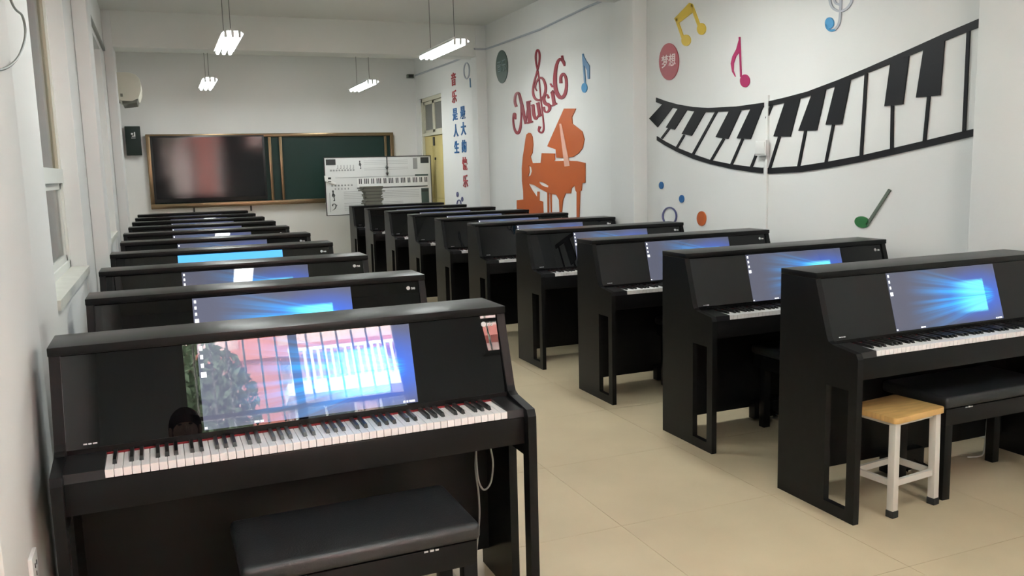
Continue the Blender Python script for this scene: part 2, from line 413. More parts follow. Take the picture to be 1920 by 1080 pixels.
# ------------------------------------------------------------------ pianos
PW, PH = 1.45, 1.063
GZ0, GZ1, GV0, GV1 = 0.764, 1.036, 0.2975, 0.2165       # glass: bottom z, top z, forward distance at bottom / top
def gl(u, z, out=0.0):                                   # a point on the sloping glass (local), out = proud of it
    t = (z - GZ0) / (GZ1 - GZ0); v = GV0 + (GV1 - GV0) * t
    n = Vector((0, -(GZ1 - GZ0), (GV0 - GV1))).normalized()
    return Vector((u, -v, z)) + n * out
KU0, KU1 = 0.135, 1.359
WKN = 52; KWID = (KU1 - KU0) / WKN
KV0, KV1, KZ = 0.303, 0.452, 0.742
_meshes = {}
def cached(key, fn):
    if key not in _meshes: _meshes[key] = fn()
    return _meshes[key]
def piano(name, loc, rz, label, group, keys=False, smat=None):
    t = empty(name, loc, rz, label, 'piano', group)
    def P(nm, key, fn, parent=t):
        if key not in _meshes:
            o = fn(); o.parent = parent; _meshes[key] = o.data; return o
        return link(nm, _meshes[key], parent)
    def side():
        q = MB(); to3 = lambda p: (0, -p[0], p[1])
        outer = [(0.0, 0.0), (0.484, 0.0), (0.484, 0.722), (0.472, 0.745), (0.335, 0.762), (0.312, 0.772), (0.302, 0.79), (0.224, 1.036), (0.0, 1.036)]
        hole = [(0.305, 0.052), (0.305, 0.580), (0.436, 0.580), (0.436, 0.052)]
        q.prism([outer, hole], to3, (0.03, 0, 0)); return q.build('side_panel', M_PIANO, None)
    a = P('side_panel', 'side', side); b = P('side_panel', 'side', side); b.location.x = PW - 0.03
    P('lid', 'lid', lambda: MB().box(-0.002, PW + 0.002, -0.232, 0.0, 1.036, PH).build('lid', M_PIANO, None, bevel=0.004))
    P('back_panel', 'back', lambda: MB().box(0.03, PW - 0.03, -0.022, -0.004, 0.065, 1.036).build('back_panel', M_PIANO, None))
    P('knee_board', 'knee', lambda: MB().box(0.03, PW - 0.03, -0.075, -0.06, 0.09, 0.64).build('knee_board', M_PIANO, None))
    P('key_bed', 'bed', lambda: MB().box(0.03, PW - 0.03, -0.452, -0.02, 0.622, 0.716).build('key_bed', M_PIANO, None, bevel=0.003))
    for (u0, u1, k) in ((0.03, KU0, 'ckl'), (KU1, PW - 0.03, 'ckr')):
        P('cheek_block', k, lambda u0=u0, u1=u1: MB().hexa([(u0, -0.452, 0.716), (u1, -0.452, 0.716), (u1, -0.29, 0.716), (u0, -0.29, 0.716), (u0, -0.447, 0.742), (u1, -0.447, 0.742), (u1, -0.29, 0.752), (u0, -0.29, 0.752)]).build('cheek_block', M_KEYBED, None))
    P('felt_strip', 'felt', lambda: MB().box(0.03, PW - 0.03, -0.303, -0.299, 0.716, 0.7472).build('felt_strip', M_FELT, None))
    P('fallboard', 'fallb', lambda: MB().box(0.03, PW - 0.03, -0.2985, -0.275, 0.716, 0.766).build('fallboard', M_PIANO, None))
    def glass():
        n = Vector((0, -(GZ1 - GZ0), (GV0 - GV1))).normalized() * -0.014; u0, u1 = 0.03, PW - 0.03
        f = [gl(u0, GZ0), gl(u1, GZ0), gl(u1, GZ1), gl(u0, GZ1)]
        return MB().hexa(f + [p + n for p in f]).build('glass_panel', M_GLOSS, None)
    P('glass_panel', 'glass', glass)
    # screen
    key = 'scr_' + smat.name
    def screen():
        u0, u1, z0, z1 = 0.410, 1.096, 0.772, 1.030
        me = bpy.data.meshes.new('screen')
        f = [gl(u0, z0, 0.0008), gl(u1, z0, 0.0008), gl(u1, z1, 0.0008), gl(u0, z1, 0.0008)]
        bk = [gl(u0, z0, -0.002), gl(u1, z0, -0.002), gl(u1, z1, -0.002), gl(u0, z1, -0.002)]
        me.from_pydata(f + bk, [], [(0, 1, 2, 3), (7, 6, 5, 4), (0, 4, 5, 1), (1, 5, 6, 2), (2, 6, 7, 3), (3, 7, 4, 0)])
        uvl = me.uv_layers.new(name='UVMap'); U = [(0, 0), (1, 0), (1, 1), (0, 1)] * 2
        for lp in me.loops: uvl.data[lp.index].uv = U[lp.vertex_index]
        me.materials.append(smat); return link('screen', me)
    sc_ = P('screen', key, screen)
    if smat is not M_SCREENP:
        def icons():
            q = MB(); n0 = Vector((0, -(GZ1 - GZ0), (GV0 - GV1))).normalized() * 0.0006
            for (ua, ub) in ((0.412, 0.420), (0.56, 0.575), (0.578, 0.588), (1.045, 1.052), (1.056, 1.062), (1.066, 1.085)):
                f = [gl(ua, 0.775, 0.0009), gl(ub, 0.775, 0.0009), gl(ub, 0.781, 0.0009), gl(ua, 0.781, 0.0009)]
                q.hexa(f + [p + n0 for p in f])
            return q.build('taskbar_marks', M_ICON, None)
        P('taskbar_marks', 'icons', icons, sc_)['kind'] = 'stuff'
        def icon(k):
            n0 = Vector((0, -(GZ1 - GZ0), (GV0 - GV1))).normalized() * 0.0006
            z1 = 1.022 - k * 0.026; d = 0.016 if k == 3 else 0.0125; ins = 0 if k == 3 else 0.002
            f = [gl(0.415 + ins, z1 - d, 0.0009), gl(0.415 + d - ins, z1 - d, 0.0009), gl(0.415 + d - ins, z1, 0.0009), gl(0.415 + ins, z1, 0.0009)]
            return MB().hexa(f + [p + n0 for p in f]).build('desktop_icon', M_ICON, None)
        for k in range(4): P('desktop_icon', 'icon%d' % k, lambda k=k: icon(k), sc_)
    def logo():
        tmp = text_mesh('ne', 0.021, 0.0012, 'logo', M_SILVER, 0.0006)
        bm = bmesh.new(); bm.from_mesh(tmp)
        for v_ in bm.verts: v_.co.x += 0.011
        bmesh.ops.create_cone(bm, cap_ends=True, segments=20, radius1=0.0092, radius2=0.0092, depth=0.0012, matrix=Matrix.Translation((-0.012, 0.001, 0)))
        bm.to_mesh(tmp); bm.free()
        ey = (gl(0, 1.0) - gl(0, 0.9)).normalized(); ez = Vector((1, 0, 0)).cross(ey)
        o0 = gl(1.380, 1.002, 0.0008)
        for v_ in tmp.vertices: v_.co = o0 + Vector((1, 0, 0)) * v_.co.x + ey * v_.co.y + ez * v_.co.z
        return link('logo', tmp)
    P('logo', 'logo', logo)
    def mark():
        q = MB()
        for ua, ub in ((0.075, 0.085), (0.088, 0.097), (0.100, 0.112)):
            f = [gl(ua, 0.776, 0.0002), gl(ub, 0.776, 0.0002), gl(ub, 0.780, 0.0002), gl(ua, 0.780, 0.0002)]
            q.hexa([*f, *[gl(p.x, p.z, 0.001) for p in f]])
        return q.build('speaker_mark', M_SILVER, None)
    P('speaker_mark', 'mark', mark)
    # keys
    def wkey_box(q, u0, bev=True):
        g = 0.0007
        q.hexa([(u0 + g, -KV1, 0.718), (u0 + KWID - g, -KV1, 0.718), (u0 + KWID - g, -KV0, 0.718), (u0 + g, -KV0, 0.718),
                (u0 + g, -KV1, KZ - 0.0006), (u0 + KWID - g, -KV1, KZ - 0.0006), (u0 + KWID - g, -KV0, KZ), (u0 + g, -KV0, KZ)])
    def bkey_box(q, u):
        h = 0.0062; z0 = KZ - 0.002; z1 = KZ + 0.0115
        q.hexa([(u - h, -0.408, z0), (u + h, -0.408, z0), (u + h, -KV0, z0), (u - h, -KV0, z0),
                (u - h * .75, -0.400, z1), (u + h * .75, -0.400, z1), (u + h * .8, -KV0, z1), (u - h * .8, -KV0, z1)])
    blacks = []
    for k in range(WKN - 1):
        note = 'ABCDEFG'[k % 7]
        if note in 'ACDFG': blacks.append(KU0 + (k + 1) * KWID + {'A': .0012, 'C': -.0014, 'D': .0014, 'F': -.0016, 'G': 0}[note])
    if keys:
        for k in range(WKN):
            o = P('white_key', 'wk1', lambda: (lambda q: (wkey_box(q, 0), q)[1])(MB()).build('white_key', M_WKEY, None, bevel=0.0008, seg=1)); o.location.x = KU0 + k * KWID
        for u in blacks:
            o = P('black_key', 'bk1', lambda: (lambda q: (bkey_box(q, 0), q)[1])(MB()).build('black_key', M_BKEY, None)); o.location.x = u
    else:
        def allw():
            q = MB(); [wkey_box(q, KU0 + k * KWID) for k in range(WKN)]; return q.build('white_keys', M_WKEY, None)
        def allb():
            q = MB(); [bkey_box(q, u) for u in blacks]; return q.build('black_keys', M_BKEY, None)
        P('white_keys', 'wka', allw)['kind'] = 'stuff'; P('black_keys', 'bka', allb)['kind'] = 'stuff'
    # pedals
    P('pedal_box', 'pbox', lambda: MB().box(0.56, 0.80, -0.13, -0.076, 0.02, 0.12).build('pedal_box', M_PIANO, None, bevel=0.003))
    for k in range(3):
        o = P('pedal', 'ped', lambda: MB().hexa([(-0.011, -0.21, 0.045), (0.011, -0.21, 0.045), (0.008, -0.131, 0.06), (-0.008, -0.131, 0.06), (-0.011, -0.21, 0.056), (0.011, -0.21, 0.056), (0.008, -0.131, 0.07), (-0.008, -0.131, 0.07)]).build('pedal', M_PEDAL, None, bevel=0.002)); o.location.x = 0.62 + 0.06 * k
    return t

YLr = [2.7885, 3.876, 5.003, 6.113, 7.210, 8.332, 9.431, 10.520, 11.607, 12.694]
XLr = [-0.3485, -0.326, -0.344, -0.346, -0.329, -0.349, -0.343, -0.340, -0.336, -0.333]
YRr = [2.9175, 3.9373, 5.016, 6.1295, 7.2894, 8.3479, 9.4185, 10.5315, 11.6652, 12.7678]
XRr = [2.6215, 2.627, 2.621, 2.627, 2.618, 2.627, 2.626, 2.626, 2.618, 2.628]
ORD = ['first', 'second', 'third', 'fourth', 'fifth', 'sixth', 'seventh', 'eighth', 'ninth', 'tenth']
GL_, GR_ = 'digital pianos in the row along the window wall', 'digital pianos in the row along the decorated wall'
left_lab = ['black digital piano ending the window-side row, window reflected in its glass']
for i in range(1, 10):
    if i == 3: left_lab.append('black digital piano with a plain light blue screen in the window-side row')
    elif i == 9: left_lab.append('black digital piano standing closest to the chalkboard in the window-side row')
    else: left_lab.append('black digital piano, %s from the chalkboard in the window-side row' % ORD[9 - i])
right_lab = ['black digital piano with a wooden stool tucked under its keyboard']
for i in range(1, 10):
    if i == 9: right_lab.append('black digital piano carrying a pile of booklets beside the white staff board')
    else: right_lab.append('black digital piano, %s behind the wooden stool in the decorated-wall row' % ORD[i - 1])
LP, RP = [], []
for i in range(10):
    LP.append(piano('digital_piano', (XLr[i], YLr[i] + 0.2120, 0), 0.010 if i == 0 else 0.0, left_lab[i], GL_, keys=(i == 0), smat=M_SCREENP if i == 3 else (M_SCREENL if i < 2 else M_SCREEN)))
for i in range(10):
    RP.append(piano('digital_piano', (XRr[i], YRr[i] + 0.2120, 0), 0.0, right_lab[i], GR_, keys=(i == 0), smat=M_SCREEN))
# cords that belong to the two end pianos
def cord(parent, pts, r, m, nm='power_cord'):
    inv = (Matrix.Translation(parent.location) @ Matrix.Rotation(parent.rotation_euler.z, 4, 'Z')).inverted()
    MB().tube([inv @ p for p in catmull(pts, 8)], r, 7).build(nm, m, parent, smooth=True)
cord(LP[0], [(0.948, 2.70, 0.625), (0.947, 2.70, 0.54), (0.953, 2.70, 0.465), (0.972, 2.70, 0.427), (0.998, 2.70, 0.449), (1.009, 2.70, 0.516), (1.0, 2.70, 0.58), (0.985, 2.71, 0.626)], 0.0035, M_CORD)
cord(LP[0], [(0.957, 2.72, 0.60), (0.95, 2.72, 0.50), (0.962, 2.73, 0.40), (0.965, 2.74, 0.30), (0.955, 2.76, 0.15), (0.97, 2.80, 0.012), (1.0, 2.86, 0.006)], 0.0035, M_CORD)
cord(RP[0], [(3.952, 3.045, 0.36), (3.945, 3.043, 0.266), (3.905, 3.04, 0.18), (3.897, 3.035, 0.126), (3.885, 3.03, 0.06), (3.861, 3.02, 0.008), (3.81, 3.01, 0.006), (3.76, 3.03, 0.006)], 0.004, M_CORDW)

# ------------------------------------------------------------------ benches
def bench(loc, rz, label):
    t = empty('piano_bench', loc, rz, label, 'bench', 'black padded piano benches')
    W, D, H = 0.70, 0.375, 0.485
    def P(nm, fn):
        k = 'bench_' + nm
        if k not in _meshes: o = fn(); o.parent = t; _meshes[k] = o.data; return o
        return link(nm, _meshes[k], t)
    P('cushion', lambda: MB().box(0, W, 0, D, H - 0.055, H).build('cushion', M_LEATHER, None, bevel=0.022, seg=4))
    P('seat_frame', lambda: MB().box(0.012, W - 0.012, 0.012, D - 0.012, H - 0.135, H - 0.058).build('seat_frame', M_PIANO, None, bevel=0.003))
    for i, (x, y) in enumerate(((0.012, 0.012), (W - 0.057, 0.012), (0.012, D - 0.117), (W - 0.057, D - 0.117))):
        o = P('leg', lambda: MB().box(0, 0.045, 0, 0.045, 0.0, H - 0.13).build('leg', M_PIANO, None, bevel=0.003)); o.location = (x, y, 0)
    for xa in (0.13, 0.52):
        o = P('hinge', lambda: MB().box(0, 0.012, -0.002, 0.004, 0, 0.005).box(0.018, 0.030, -0.002, 0.004, 0, 0.006).box(0.035, 0.045, -0.002, 0.004, 0, 0.005).build('hinge', M_SILVER, None)); o.location = (xa, 0.012, H - 0.064)
    return t
bench((0.120, 2.302, 0), 0.012, 'black padded piano bench before the end piano of the window-side row')
bench((3.165, 2.665, 0), 0.0, 'black padded piano bench right beside the wooden stool')
bench((3.158, 3.655, 0), 0.0, 'black padded piano bench under the first piano behind the wooden stool')
bench((3.17, 4.745, 0), 0.0, 'black padded piano bench under the second piano behind the wooden stool')
bench((3.17, 5.855, 0), 0.0, 'black padded piano bench under the third piano behind the wooden stool')

# ------------------------------------------------------------------ wooden stool
st = empty('wooden_stool', (2.965, 2.762, 0), 0.11, 'small wooden stool with pale metal legs and black rubber feet', 'stool')
def rounded(hx, hy, r, n=5):
    out = []
    for cx, cy, a0 in ((hx - r, hy - r, 0), (-hx + r, hy - r, PI / 2), (-hx + r, -hy + r, PI), (hx - r, -hy + r, 1.5 * PI)):
        out += [(cx + r * math.cos(a0 + PI / 2 * k / n), cy + r * math.sin(a0 + PI / 2 * k / n)) for k in range(n + 1)]
    return out
MB().prism([rounded(0.166, 0.130, 0.022)], lambda p: (p[0], p[1], 0.452), (0, 0, -0.026)).build('seat', M_WOOD, st, bevel=0.004)
lx, ly = 0.135, 0.100
for sx in (-1, 1):
    for sy_ in (-1, 1):
        lg = MB().bar((sx * lx, sy_ * ly, 0.426), (sx * (lx + 0.004), sy_ * (ly + 0.004), 0.008), 0.033, 0.033, up=(0, 1, 0)).build('leg', M_STEEL, st, bevel=0.002)
        MB().box(sx * (lx + .004) - 0.019, sx * (lx + .004) + 0.019, sy_ * (ly + .004) - 0.019, sy_ * (ly + .004) + 0.019, 0.0, 0.032).build('rubber_foot', M_RUBBER, lg, bevel=0.003)
for a, b in (((-lx, -ly, .15), (lx, -ly, .15)), ((-lx, ly, .15), (lx, ly, .15)), ((-lx, -ly, .15), (-lx, ly, .15)), ((lx, -ly, .15), (lx, ly, .15))):
    MB().bar(a, b, 0.015, 0.028).build('stretcher', M_STEEL, st)
MB().box(-lx, lx, -ly, ly, 0.405, 0.426).build('seat_rail', M_STEEL, st)

# ------------------------------------------------------------------ hanging lamps
def lamp(cx, cy, z, label):
    t = empty('hanging_lamp', (cx, cy, z), 0, label, 'lamp', 'fluorescent lamps hanging from the ceiling')
    def P(nm, key, fn):
        if key not in _meshes: o = fn(); o.parent = t; _meshes[key] = o.data; return o
        return link(nm, _meshes[key], t)
    def tray():
        q = MB(); sec = [(-0.10, 0.0), (-0.07, 0.03), (0.07, 0.03), (0.10, 0.0), (0.097, -0.002), (0.068, 0.024), (-0.068, 0.024), (-0.097, -0.002)]
        q.prism([sec], lambda p: (p[0], -0.61, p[1]), (0, 1.22, 0)); q.box(-0.025, 0.025, -0.5, 0.5, 0.03, 0.06)
        return q.build('reflector', M_WHITE, None)
    P('reflector', 'l_tray', tray)
    for x in (-0.062, 0.0, 0.062):
        o = P('tube', 'l_tube', lambda: MB().tube([(0, -0.59, 0), (0, 0.59, 0)], 0.019, 12).build('tube', M_TUBE, None, smooth=True)); o.location = (x, 0, -0.012)
        for y in (-0.60, 0.60):
            e = P('lamp_holder', 'l_hold', lambda: MB().box(-0.012, 0.012, -0.012, 0.012, -0.03, 0.03).build('lamp_holder', M_WHITE, None)); e.location = (x, y, -0.004)
    for y in (-0.42, 0.42):
        MB().tube([(0, y, 0.055), (0, y, (3.5 if not any(a <= cy + y <= a + .32 for a, _, _ in COLY) else 3.085) - z)], 0.004, 6).build('suspension_wire', M_CORD, t)
    return t
LX = (0.711, 2.92)
LYS = (8.99, 12.89, 5.05, 1.10)
LN = ['the middle of the room', 'the front of the room', 'the rear pianos', 'the back windows']
for j, cy in enumerate(LYS):
    for k, cx in enumerate(LX):
        lamp(cx, cy, 2.85, 'three-tube hanging fluorescent lamp over %s on the %s side' % (LN[j], 'window' if k == 0 else 'decorated wall'))

# ------------------------------------------------------------------ front wall things
YB = Y1
bb = empty('chalkboard', (1.81, YB, 1.655), 0, 'wide green chalkboard in a bronze frame on the front wall', 'chalkboard')
hw, hh = 1.985, 0.585
q = MB(); q.box(-hw, hw, -0.10, 0, hh - 0.055, hh); q.build('frame_top', M_BRONZE, bb, bevel=0.008)
q = MB(); q.box(-hw, hw, -0.12, 0, -hh, -hh + 0.075); q.build('chalk_rail', M_BRONZE, bb, bevel=0.008)
for s in (-1, 1):
    MB().box(s * hw - (0.06 if s > 0 else 0), s * hw + (0.06 if s < 0 else 0), -0.10, 0, -hh + 0.06, hh - 0.04).build('frame_side', M_BRONZE, bb, bevel=0.006)
MB().box(-hw + 0.05, hw - 0.05, -0.04, 0, -hh + 0.06, hh - 0.05).build('green_panel', M_GREENB, bb)
for x in (-0.130, 0.045):
    MB().box(x, x + 0.045, -0.09, -0.04, -hh + 0.075, hh - 0.055).build('sliding_frame', M_BRONZE, bb, bevel=0.004)
MB().box(hw - 0.16, hw - 0.12, -0.08, -0.04, -hh + 0.075, hh - 0.055).build('sliding_frame', M_BRONZE, bb, bevel=0.004)
tv = empty('interactive_display', (0.75, YB - 0.042, 1.70), 0, 'large dark display panel set into the chalkboard', 'display')
MB().box(-0.865, 0.865, -0.065, 0.0, -0.535, 0.515).build('bezel', M_TVB, tv, bevel=0.006)
MB().box(-0.832, 0.832, -0.068, -0.064, -0.475, 0.488).build('screen', M_TVS, tv)
for x, lab in ((0.46, 'dark bracket under the chalkboard rail, on the side of the wall speaker'), (1.345, 'dark bracket under the chalkboard rail, on the side of the sliding frames')):
    tag(MB().box(x - 0.012, x + 0.012, YB - 0.06, YB, 0.98, 1.07).build('board_bracket', M_DARK, None, bevel=0.003), lab, 'bracket', 'brackets under the chalkboard')
sp_ = empty('wall_speaker', (-0.345, YB, 2.145), 0, 'dark green box speaker with a pale emblem beside the chalkboard', 'speaker')
MB().box(-0.115, 0.105, -0.13, 0, -0.225, 0.22).build('cabinet', M_BOXG, sp_, bevel=0.008)
q = MB(); q.box(-0.03, 0.0, -0.134, -0.128, 0.09, 0.115); q.box(-0.02, 0.03, -0.134, -0.128, 0.06, 0.075); q.box(0.012, 0.03, -0.134, -0.128, 0.075, 0.13); q.box(-0.03, 0.03, -0.134, -0.128, 0.035, 0.045)
q.build('emblem', M_SILVER, sp_)
ac = empty('air_conditioner', (XL, 12.65, 2.565), 0, 'ivory wall air conditioner mounted high on the left wall', 'air conditioner')
sec = [(0.055, 0.05), (0.055, 0.40), (0.20, 0.40), (0.29, 0.375), (0.335, 0.32), (0.35, 0.24), (0.345, 0.16), (0.31, 0.07), (0.22, 0.025), (0.10, 0.03)]
MB().prism([sec], lambda p: (p[0], 0, p[1]), (0, 0.90, 0)).build('body', M_AC, ac, bevel=0.01)
MB().hexa([(0.10, 0.05, -0.01), (0.28, 0.05, 0.01), (0.28, 0.85, 0.01), (0.10, 0.85, -0.01), (0.10, 0.05, 0.035), (0.30, 0.05, 0.06), (0.30, 0.85, 0.06), (0.10, 0.85, 0.035)]).build('air_outlet', M_ACD, ac, bevel=0.005)
MB().box(0.085, 0.115, -0.006, 0.0, 0.08, 0.12).build('end_cap', M_ACD, ac)
MB().box(0.0, 0.056, 0.04, 0.86, 0.06, 0.38).build('wall_mount', M_ACD, ac)
MB().tube(catmull([(XL + 0.02, 12.55, 2.58), (XL + .02, 12.4, 2.40), (XL + .02, 12.0, 2.2), (XL + .02, 12.05, 1.95), (XL + .02, 12.45, 1.75), (XL + .02, 12.3, 1.6), (XL + .02, 12.1, 1.65)], 8), 0.008, 6).build('ac_cable', M_CORD, None, smooth=True)
tag(bpy.data.objects['ac_cable'], 'thin grey cable curling down the wall below the air conditioner', 'cable')
MB().tube(catmull([(XL + .105, 2.60, 2.42), (XL + .108, 2.90, 2.25), (XL + .115, 3.09, 2.10), (XL + .118, 3.29, 2.09), (XL + .118, 3.31, 2.03), (XL + .115, 3.11, 1.935), (XL + .108, 2.84, 1.867), (XL + .105, 2.55, 1.84), (XL + .105, 2.42, 1.85)], 8), 0.004, 6).build('wall_cable', M_CORD, None, smooth=True)
tag(bpy.data.objects['wall_cable'], 'grey cable looping on the white pillar beside the end piano', 'cable')
so = empty('wall_socket', (-0.40, 2.90, 0.20), 0, 'white wall socket low on the left pillar', 'socket')
so.location = (XL + 0.10, 2.47, 0.525)
MB().box(0, 0.012, -0.043, 0.043, -0.043, 0.043).build('cover_plate', M_WHITE, so, bevel=0.004)
for dy, dz in ((-.012, .012), (.012, .012), (0, -.014)):
    MB().box(0.011, 0.0135, dy - 0.003, dy + 0.003, dz - 0.006, dz + 0.006).build('slot', M_DARK, so)
# stack of booklets on the last right piano
bx_, by_ = 2.975, YRr[9] + 0.105
z = PH; widths = [0.29] * 9 + [0.31] * 8
for k in range(17):
    th = 0.0168; wd = 0.265 + random.uniform(-0.02, 0.02) + (0.05 if k > 11 else 0) + (0.02 if k == 1 else 0); dp = 0.205
    r0 = random.uniform(-0.13, 0.13); off = (random.uniform(-0.018, 0.018) - (0.022 if k > 12 else 0), random.uniform(-0.006, 0.006))
    b_ = empty('booklet', (bx_ + off[0], by_ + off[1], z), r0, 'dog-eared grey booklet in the pile on the piano lid', 'booklet', 'booklets piled on the piano lid')
    q = MB(); n = 6
    for i in range(n):                      # slightly wavy block
        xa, xb = -wd / 2 + wd * i / n, -wd / 2 + wd * (i + 1) / n
        f = lambda x: 0.003 * math.sin(x * 14 + k)
        za, zb = (0.0, 0.0)
        q.hexa([(xa, -dp / 2, 0), (xb, -dp / 2, 0), (xb, dp / 2, 0), (xa, dp / 2, 0), (xa, -dp / 2, th - .0014), (xb, -dp / 2, th - .0014), (xb, dp / 2, th - .0014), (xa, dp / 2, th - .0014)])
    q.build('pages', M_PAPER if k % 3 else M_PAPER2, b_)
    MB().box(-wd / 2 - 0.004, wd / 2 + 0.004, -dp / 2 - 0.004, dp / 2, th - 0.0014, th).build('cover', M_PAPER2 if k % 2 else M_PAPER, b_)
    z += th

# ------------------------------------------------------------------ white staff board on a stand
WBY = 13.75
c0, c1, c2 = at_y(608, 297, WBY), at_y(806, 292, WBY), at_y(607, 404, WBY)
wx0, wx1, wz0, wz1 = c0.x, c1.x, c2.z, (c0.z + c1.z) / 2
wx1 = min(wx1, XR - 0.03)
wb = empty('staff_board', (wx0, WBY, wz0), 0, 'white music teaching board with printed keyboard and staves on a stand', 'board')
BWd, BHt = wx1 - wx0, wz1 - wz0
MB().box(0, BWd, 0.0, 0.025, 0, BHt).build('panel', M_BOARD, wb)
for bx in ((-0.012, 0.0, -0.006, 0.03, -0.012, BHt + 0.012), (BWd, BWd + 0.012, -0.006, 0.03, -0.012, BHt + 0.012), (0, BWd, -0.006, 0.03, -0.012, 0), (0, BWd, -0.006, 0.03, BHt, BHt + 0.012)):
    MB().box(*bx).build('frame_rail', M_DARK, wb)
for x in (0.40, BWd - 0.25):
    MB().bar((x, 0.045, BHt * 0.8), (x, 0.045, -wz0), 0.035, 0.03).build('stand_leg', M_DARK, wb)
    MB().bar((x, -0.20, -wz0 + 0.02), (x, 0.35, -wz0 + 0.02), 0.035, 0.03).build('stand_foot', M_DARK, wb)
# printed matter, in fractions of the board read off the photograph
def bxp(nm, m, rects, parent=wb, t=0.003):
    q = MB()
    for (fx0, fx1, fy0, fy1) in rects: q.box(fx0 * BWd, fx1 * BWd, -t, 0.0005, (1 - fy1) * BHt, (1 - fy0) * BHt)
    return q.build(nm, m, parent)
bxp('corner_label', M_PRINTD, [(0.012, 0.10, 0.025, 0.125)]); bxp('corner_label', M_PRINTD, [(0.905, 0.985, 0.02, 0.125)])
bxp('side_panel', M_PRINT, [(0.83, 0.872, 0.03, 0.225)])
bxp('pen_slot', M_PRINTG, [(0.845, 0.975, 0.325, 0.355)])
bxp('dark_panel', M_PRINTG, [(0.90, 0.975, 0.58, 0.86)]); bxp('dark_panel_top', M_PRINTD, [(0.905, 0.97, 0.60, 0.645)], t=0.004)
bxp('keyboard_strip', M_WHITE, [(0.29, 0.965, 0.365, 0.525)], t=0.004)
bxp('keyboard_shadow_line', M_PRINTD, [(0.285, 0.965, 0.535, 0.55)], t=0.005)
bk = []; x = 0.297
for k in range(40):
    if k % 7 not in (2, 6): bk.append((x + 0.0095, x + 0.0185, 0.378, 0.47))
    x += 0.0166
bxp('printed_black_keys', M_PRINTD, bk, t=0.0055)['kind'] = 'stuff'
stv = [(0.16, 0.88, y, y + 0.005) for y in (0.60, 0.63, 0.66, 0.69, 0.72)] + [(0.16, 0.72, y, y + 0.005) for y in (0.80, 0.83, 0.86, 0.89, 0.92)] + [(0.36, 0.78, y, y + 0.004) for y in (0.06, 0.09, 0.12, 0.19, 0.22)]
bxp('staff_lines', M_PRINT, stv, t=0.0015)['kind'] = 'stuff'
bxp('upper_rule', M_PRINT, [(0.09, 0.965, 0.345, 0.352)], t=0.002)
mk = []
for k in range(6): mk += [(0.115 + 0.029 * k, 0.121 + 0.029 * k, 0.13, 0.19), (0.108 + 0.029 * k, 0.121 + 0.029 * k, 0.18, 0.195)]
mk += [(0.045 + 0.026 * k, 0.062 + 0.026 * k, 0.205, 0.235) for k in range(9)] + [(0.05 + 0.03 * k, 0.066 + 0.03 * k, 0.47, 0.50) for k in range(7)] + [(0.08 + 0.03 * k, 0.09 + 0.03 * k, 0.53, 0.56) for k in range(5)]
bxp('printed_notes', M_PRINT, mk, t=0.0015)['kind'] = 'stuff'
def ribbon3(path, widths, to3, d, mb, n=6):
    P = catmull([(p[0], p[1], 0) for p in path], n); W = catmull([(w_, 0, 0) for w_ in widths], n)
    L, R = [], []
    for i, p in enumerate(P):
        t = (P[min(i + 1, len(P) - 1)] - P[max(i - 1, 0)]).normalized(); nn = Vector((-t.y, t.x, 0)); h = max(W[i].x, 0.2) / 2
        L.append(p + nn * h); R.append(p - nn * h)
    d = Vector(d)
    for i in range(len(P) - 1):
        a, b, c, e = (Vector(to3(q)) for q in (L[i], L[i + 1], R[i + 1], R[i]))
        mb.hexa([a, b, c, e, a + d, b + d, c + d, e + d])
    return mb
TREBLE = [(345, 515), (338, 540), (354, 552), (366, 532), (364, 480), (350, 360), (338, 230), (323, 150), (321, 100), (331, 72), (342, 96), (340, 150), (325, 210), (309, 270), (305, 320), (318, 355), (345, 363), (370, 335), (378, 290), (365, 245), (345, 235), (325, 258), (318, 290), (327, 310)]
def clef_on_board(fx, fy, h, nm):
    q = MB(); s = h / 480
    to3 = lambda p: (fx * BWd + (p[0] - 340) * s * 1.5, -0.004, (1 - fy) * BHt - (p[1] - 310) * s)
    ribbon3(TREBLE, [24] * len(TREBLE), to3, (0, 0.004, 0), q, 3); q.build(nm, M_PRINTD, wb)
clef_on_board(0.065, 0.66, 0.17, 'treble_clef'); clef_on_board(0.325, 0.13, 0.13, 'small_clef')
q = MB(); s = 0.0012
to3 = lambda p: (0.065 * BWd + p[0] * s, -0.004, (1 - 0.85) * BHt - p[1] * s)
ribbon3([(-20, -5), (-14, -30), (15, -32), (26, -5), (10, 30), (-25, 52)], [16, 12, 10, 14, 10, 3], to3, (0, 0.004, 0), q, 4); q.box(*[v for v in (0.065 * BWd + .04, 0.065 * BWd + .052, -.004, 0, .15 * BHt + .012, .15 * BHt + .024)]); q.build('bass_clef', M_PRINTD, wb)
bxp('clef_rule', M_PRINT, [(0.028, 0.033, 0.61, 0.95)], t=0.002)
gc = empty('magnet_cord', (wx0 + 0.575 * BWd, WBY - 0.031, wz1), 0, 'thin black cord with beads hanging over the staff board', 'cord')
MB().tube([(0, 0, 0.02), (0, 0, -0.17), (-0.006, 0, -0.28)], 0.009, 6).build('string', M_DARK, gc)
for zz in (-0.17, -0.265):
    MB().tube([(-0.004, 0, zz + 0.04), (-0.004, 0, zz), (-0.004, 0, zz - 0.035)], [0.006, 0.024, 0.008], 8).build('bead', M_DARK, gc)
cl = empty('board_clip', (wx0 + 0.04, WBY - 0.0075, wz0 + 0.63 * BHt), 0, 'white clip with a black buckle on the staff board edge', 'clip')
MB().prism([[(-0.06, 0.06), (0.0, 0.04), (0.06, -0.03), (0.13, -0.06), (0.11, -0.09), (-0.05, -0.03)]], lambda p: (p[0], -0.012, p[1]), (0, 0.012, 0)).build('strap', M_WHITE, cl)
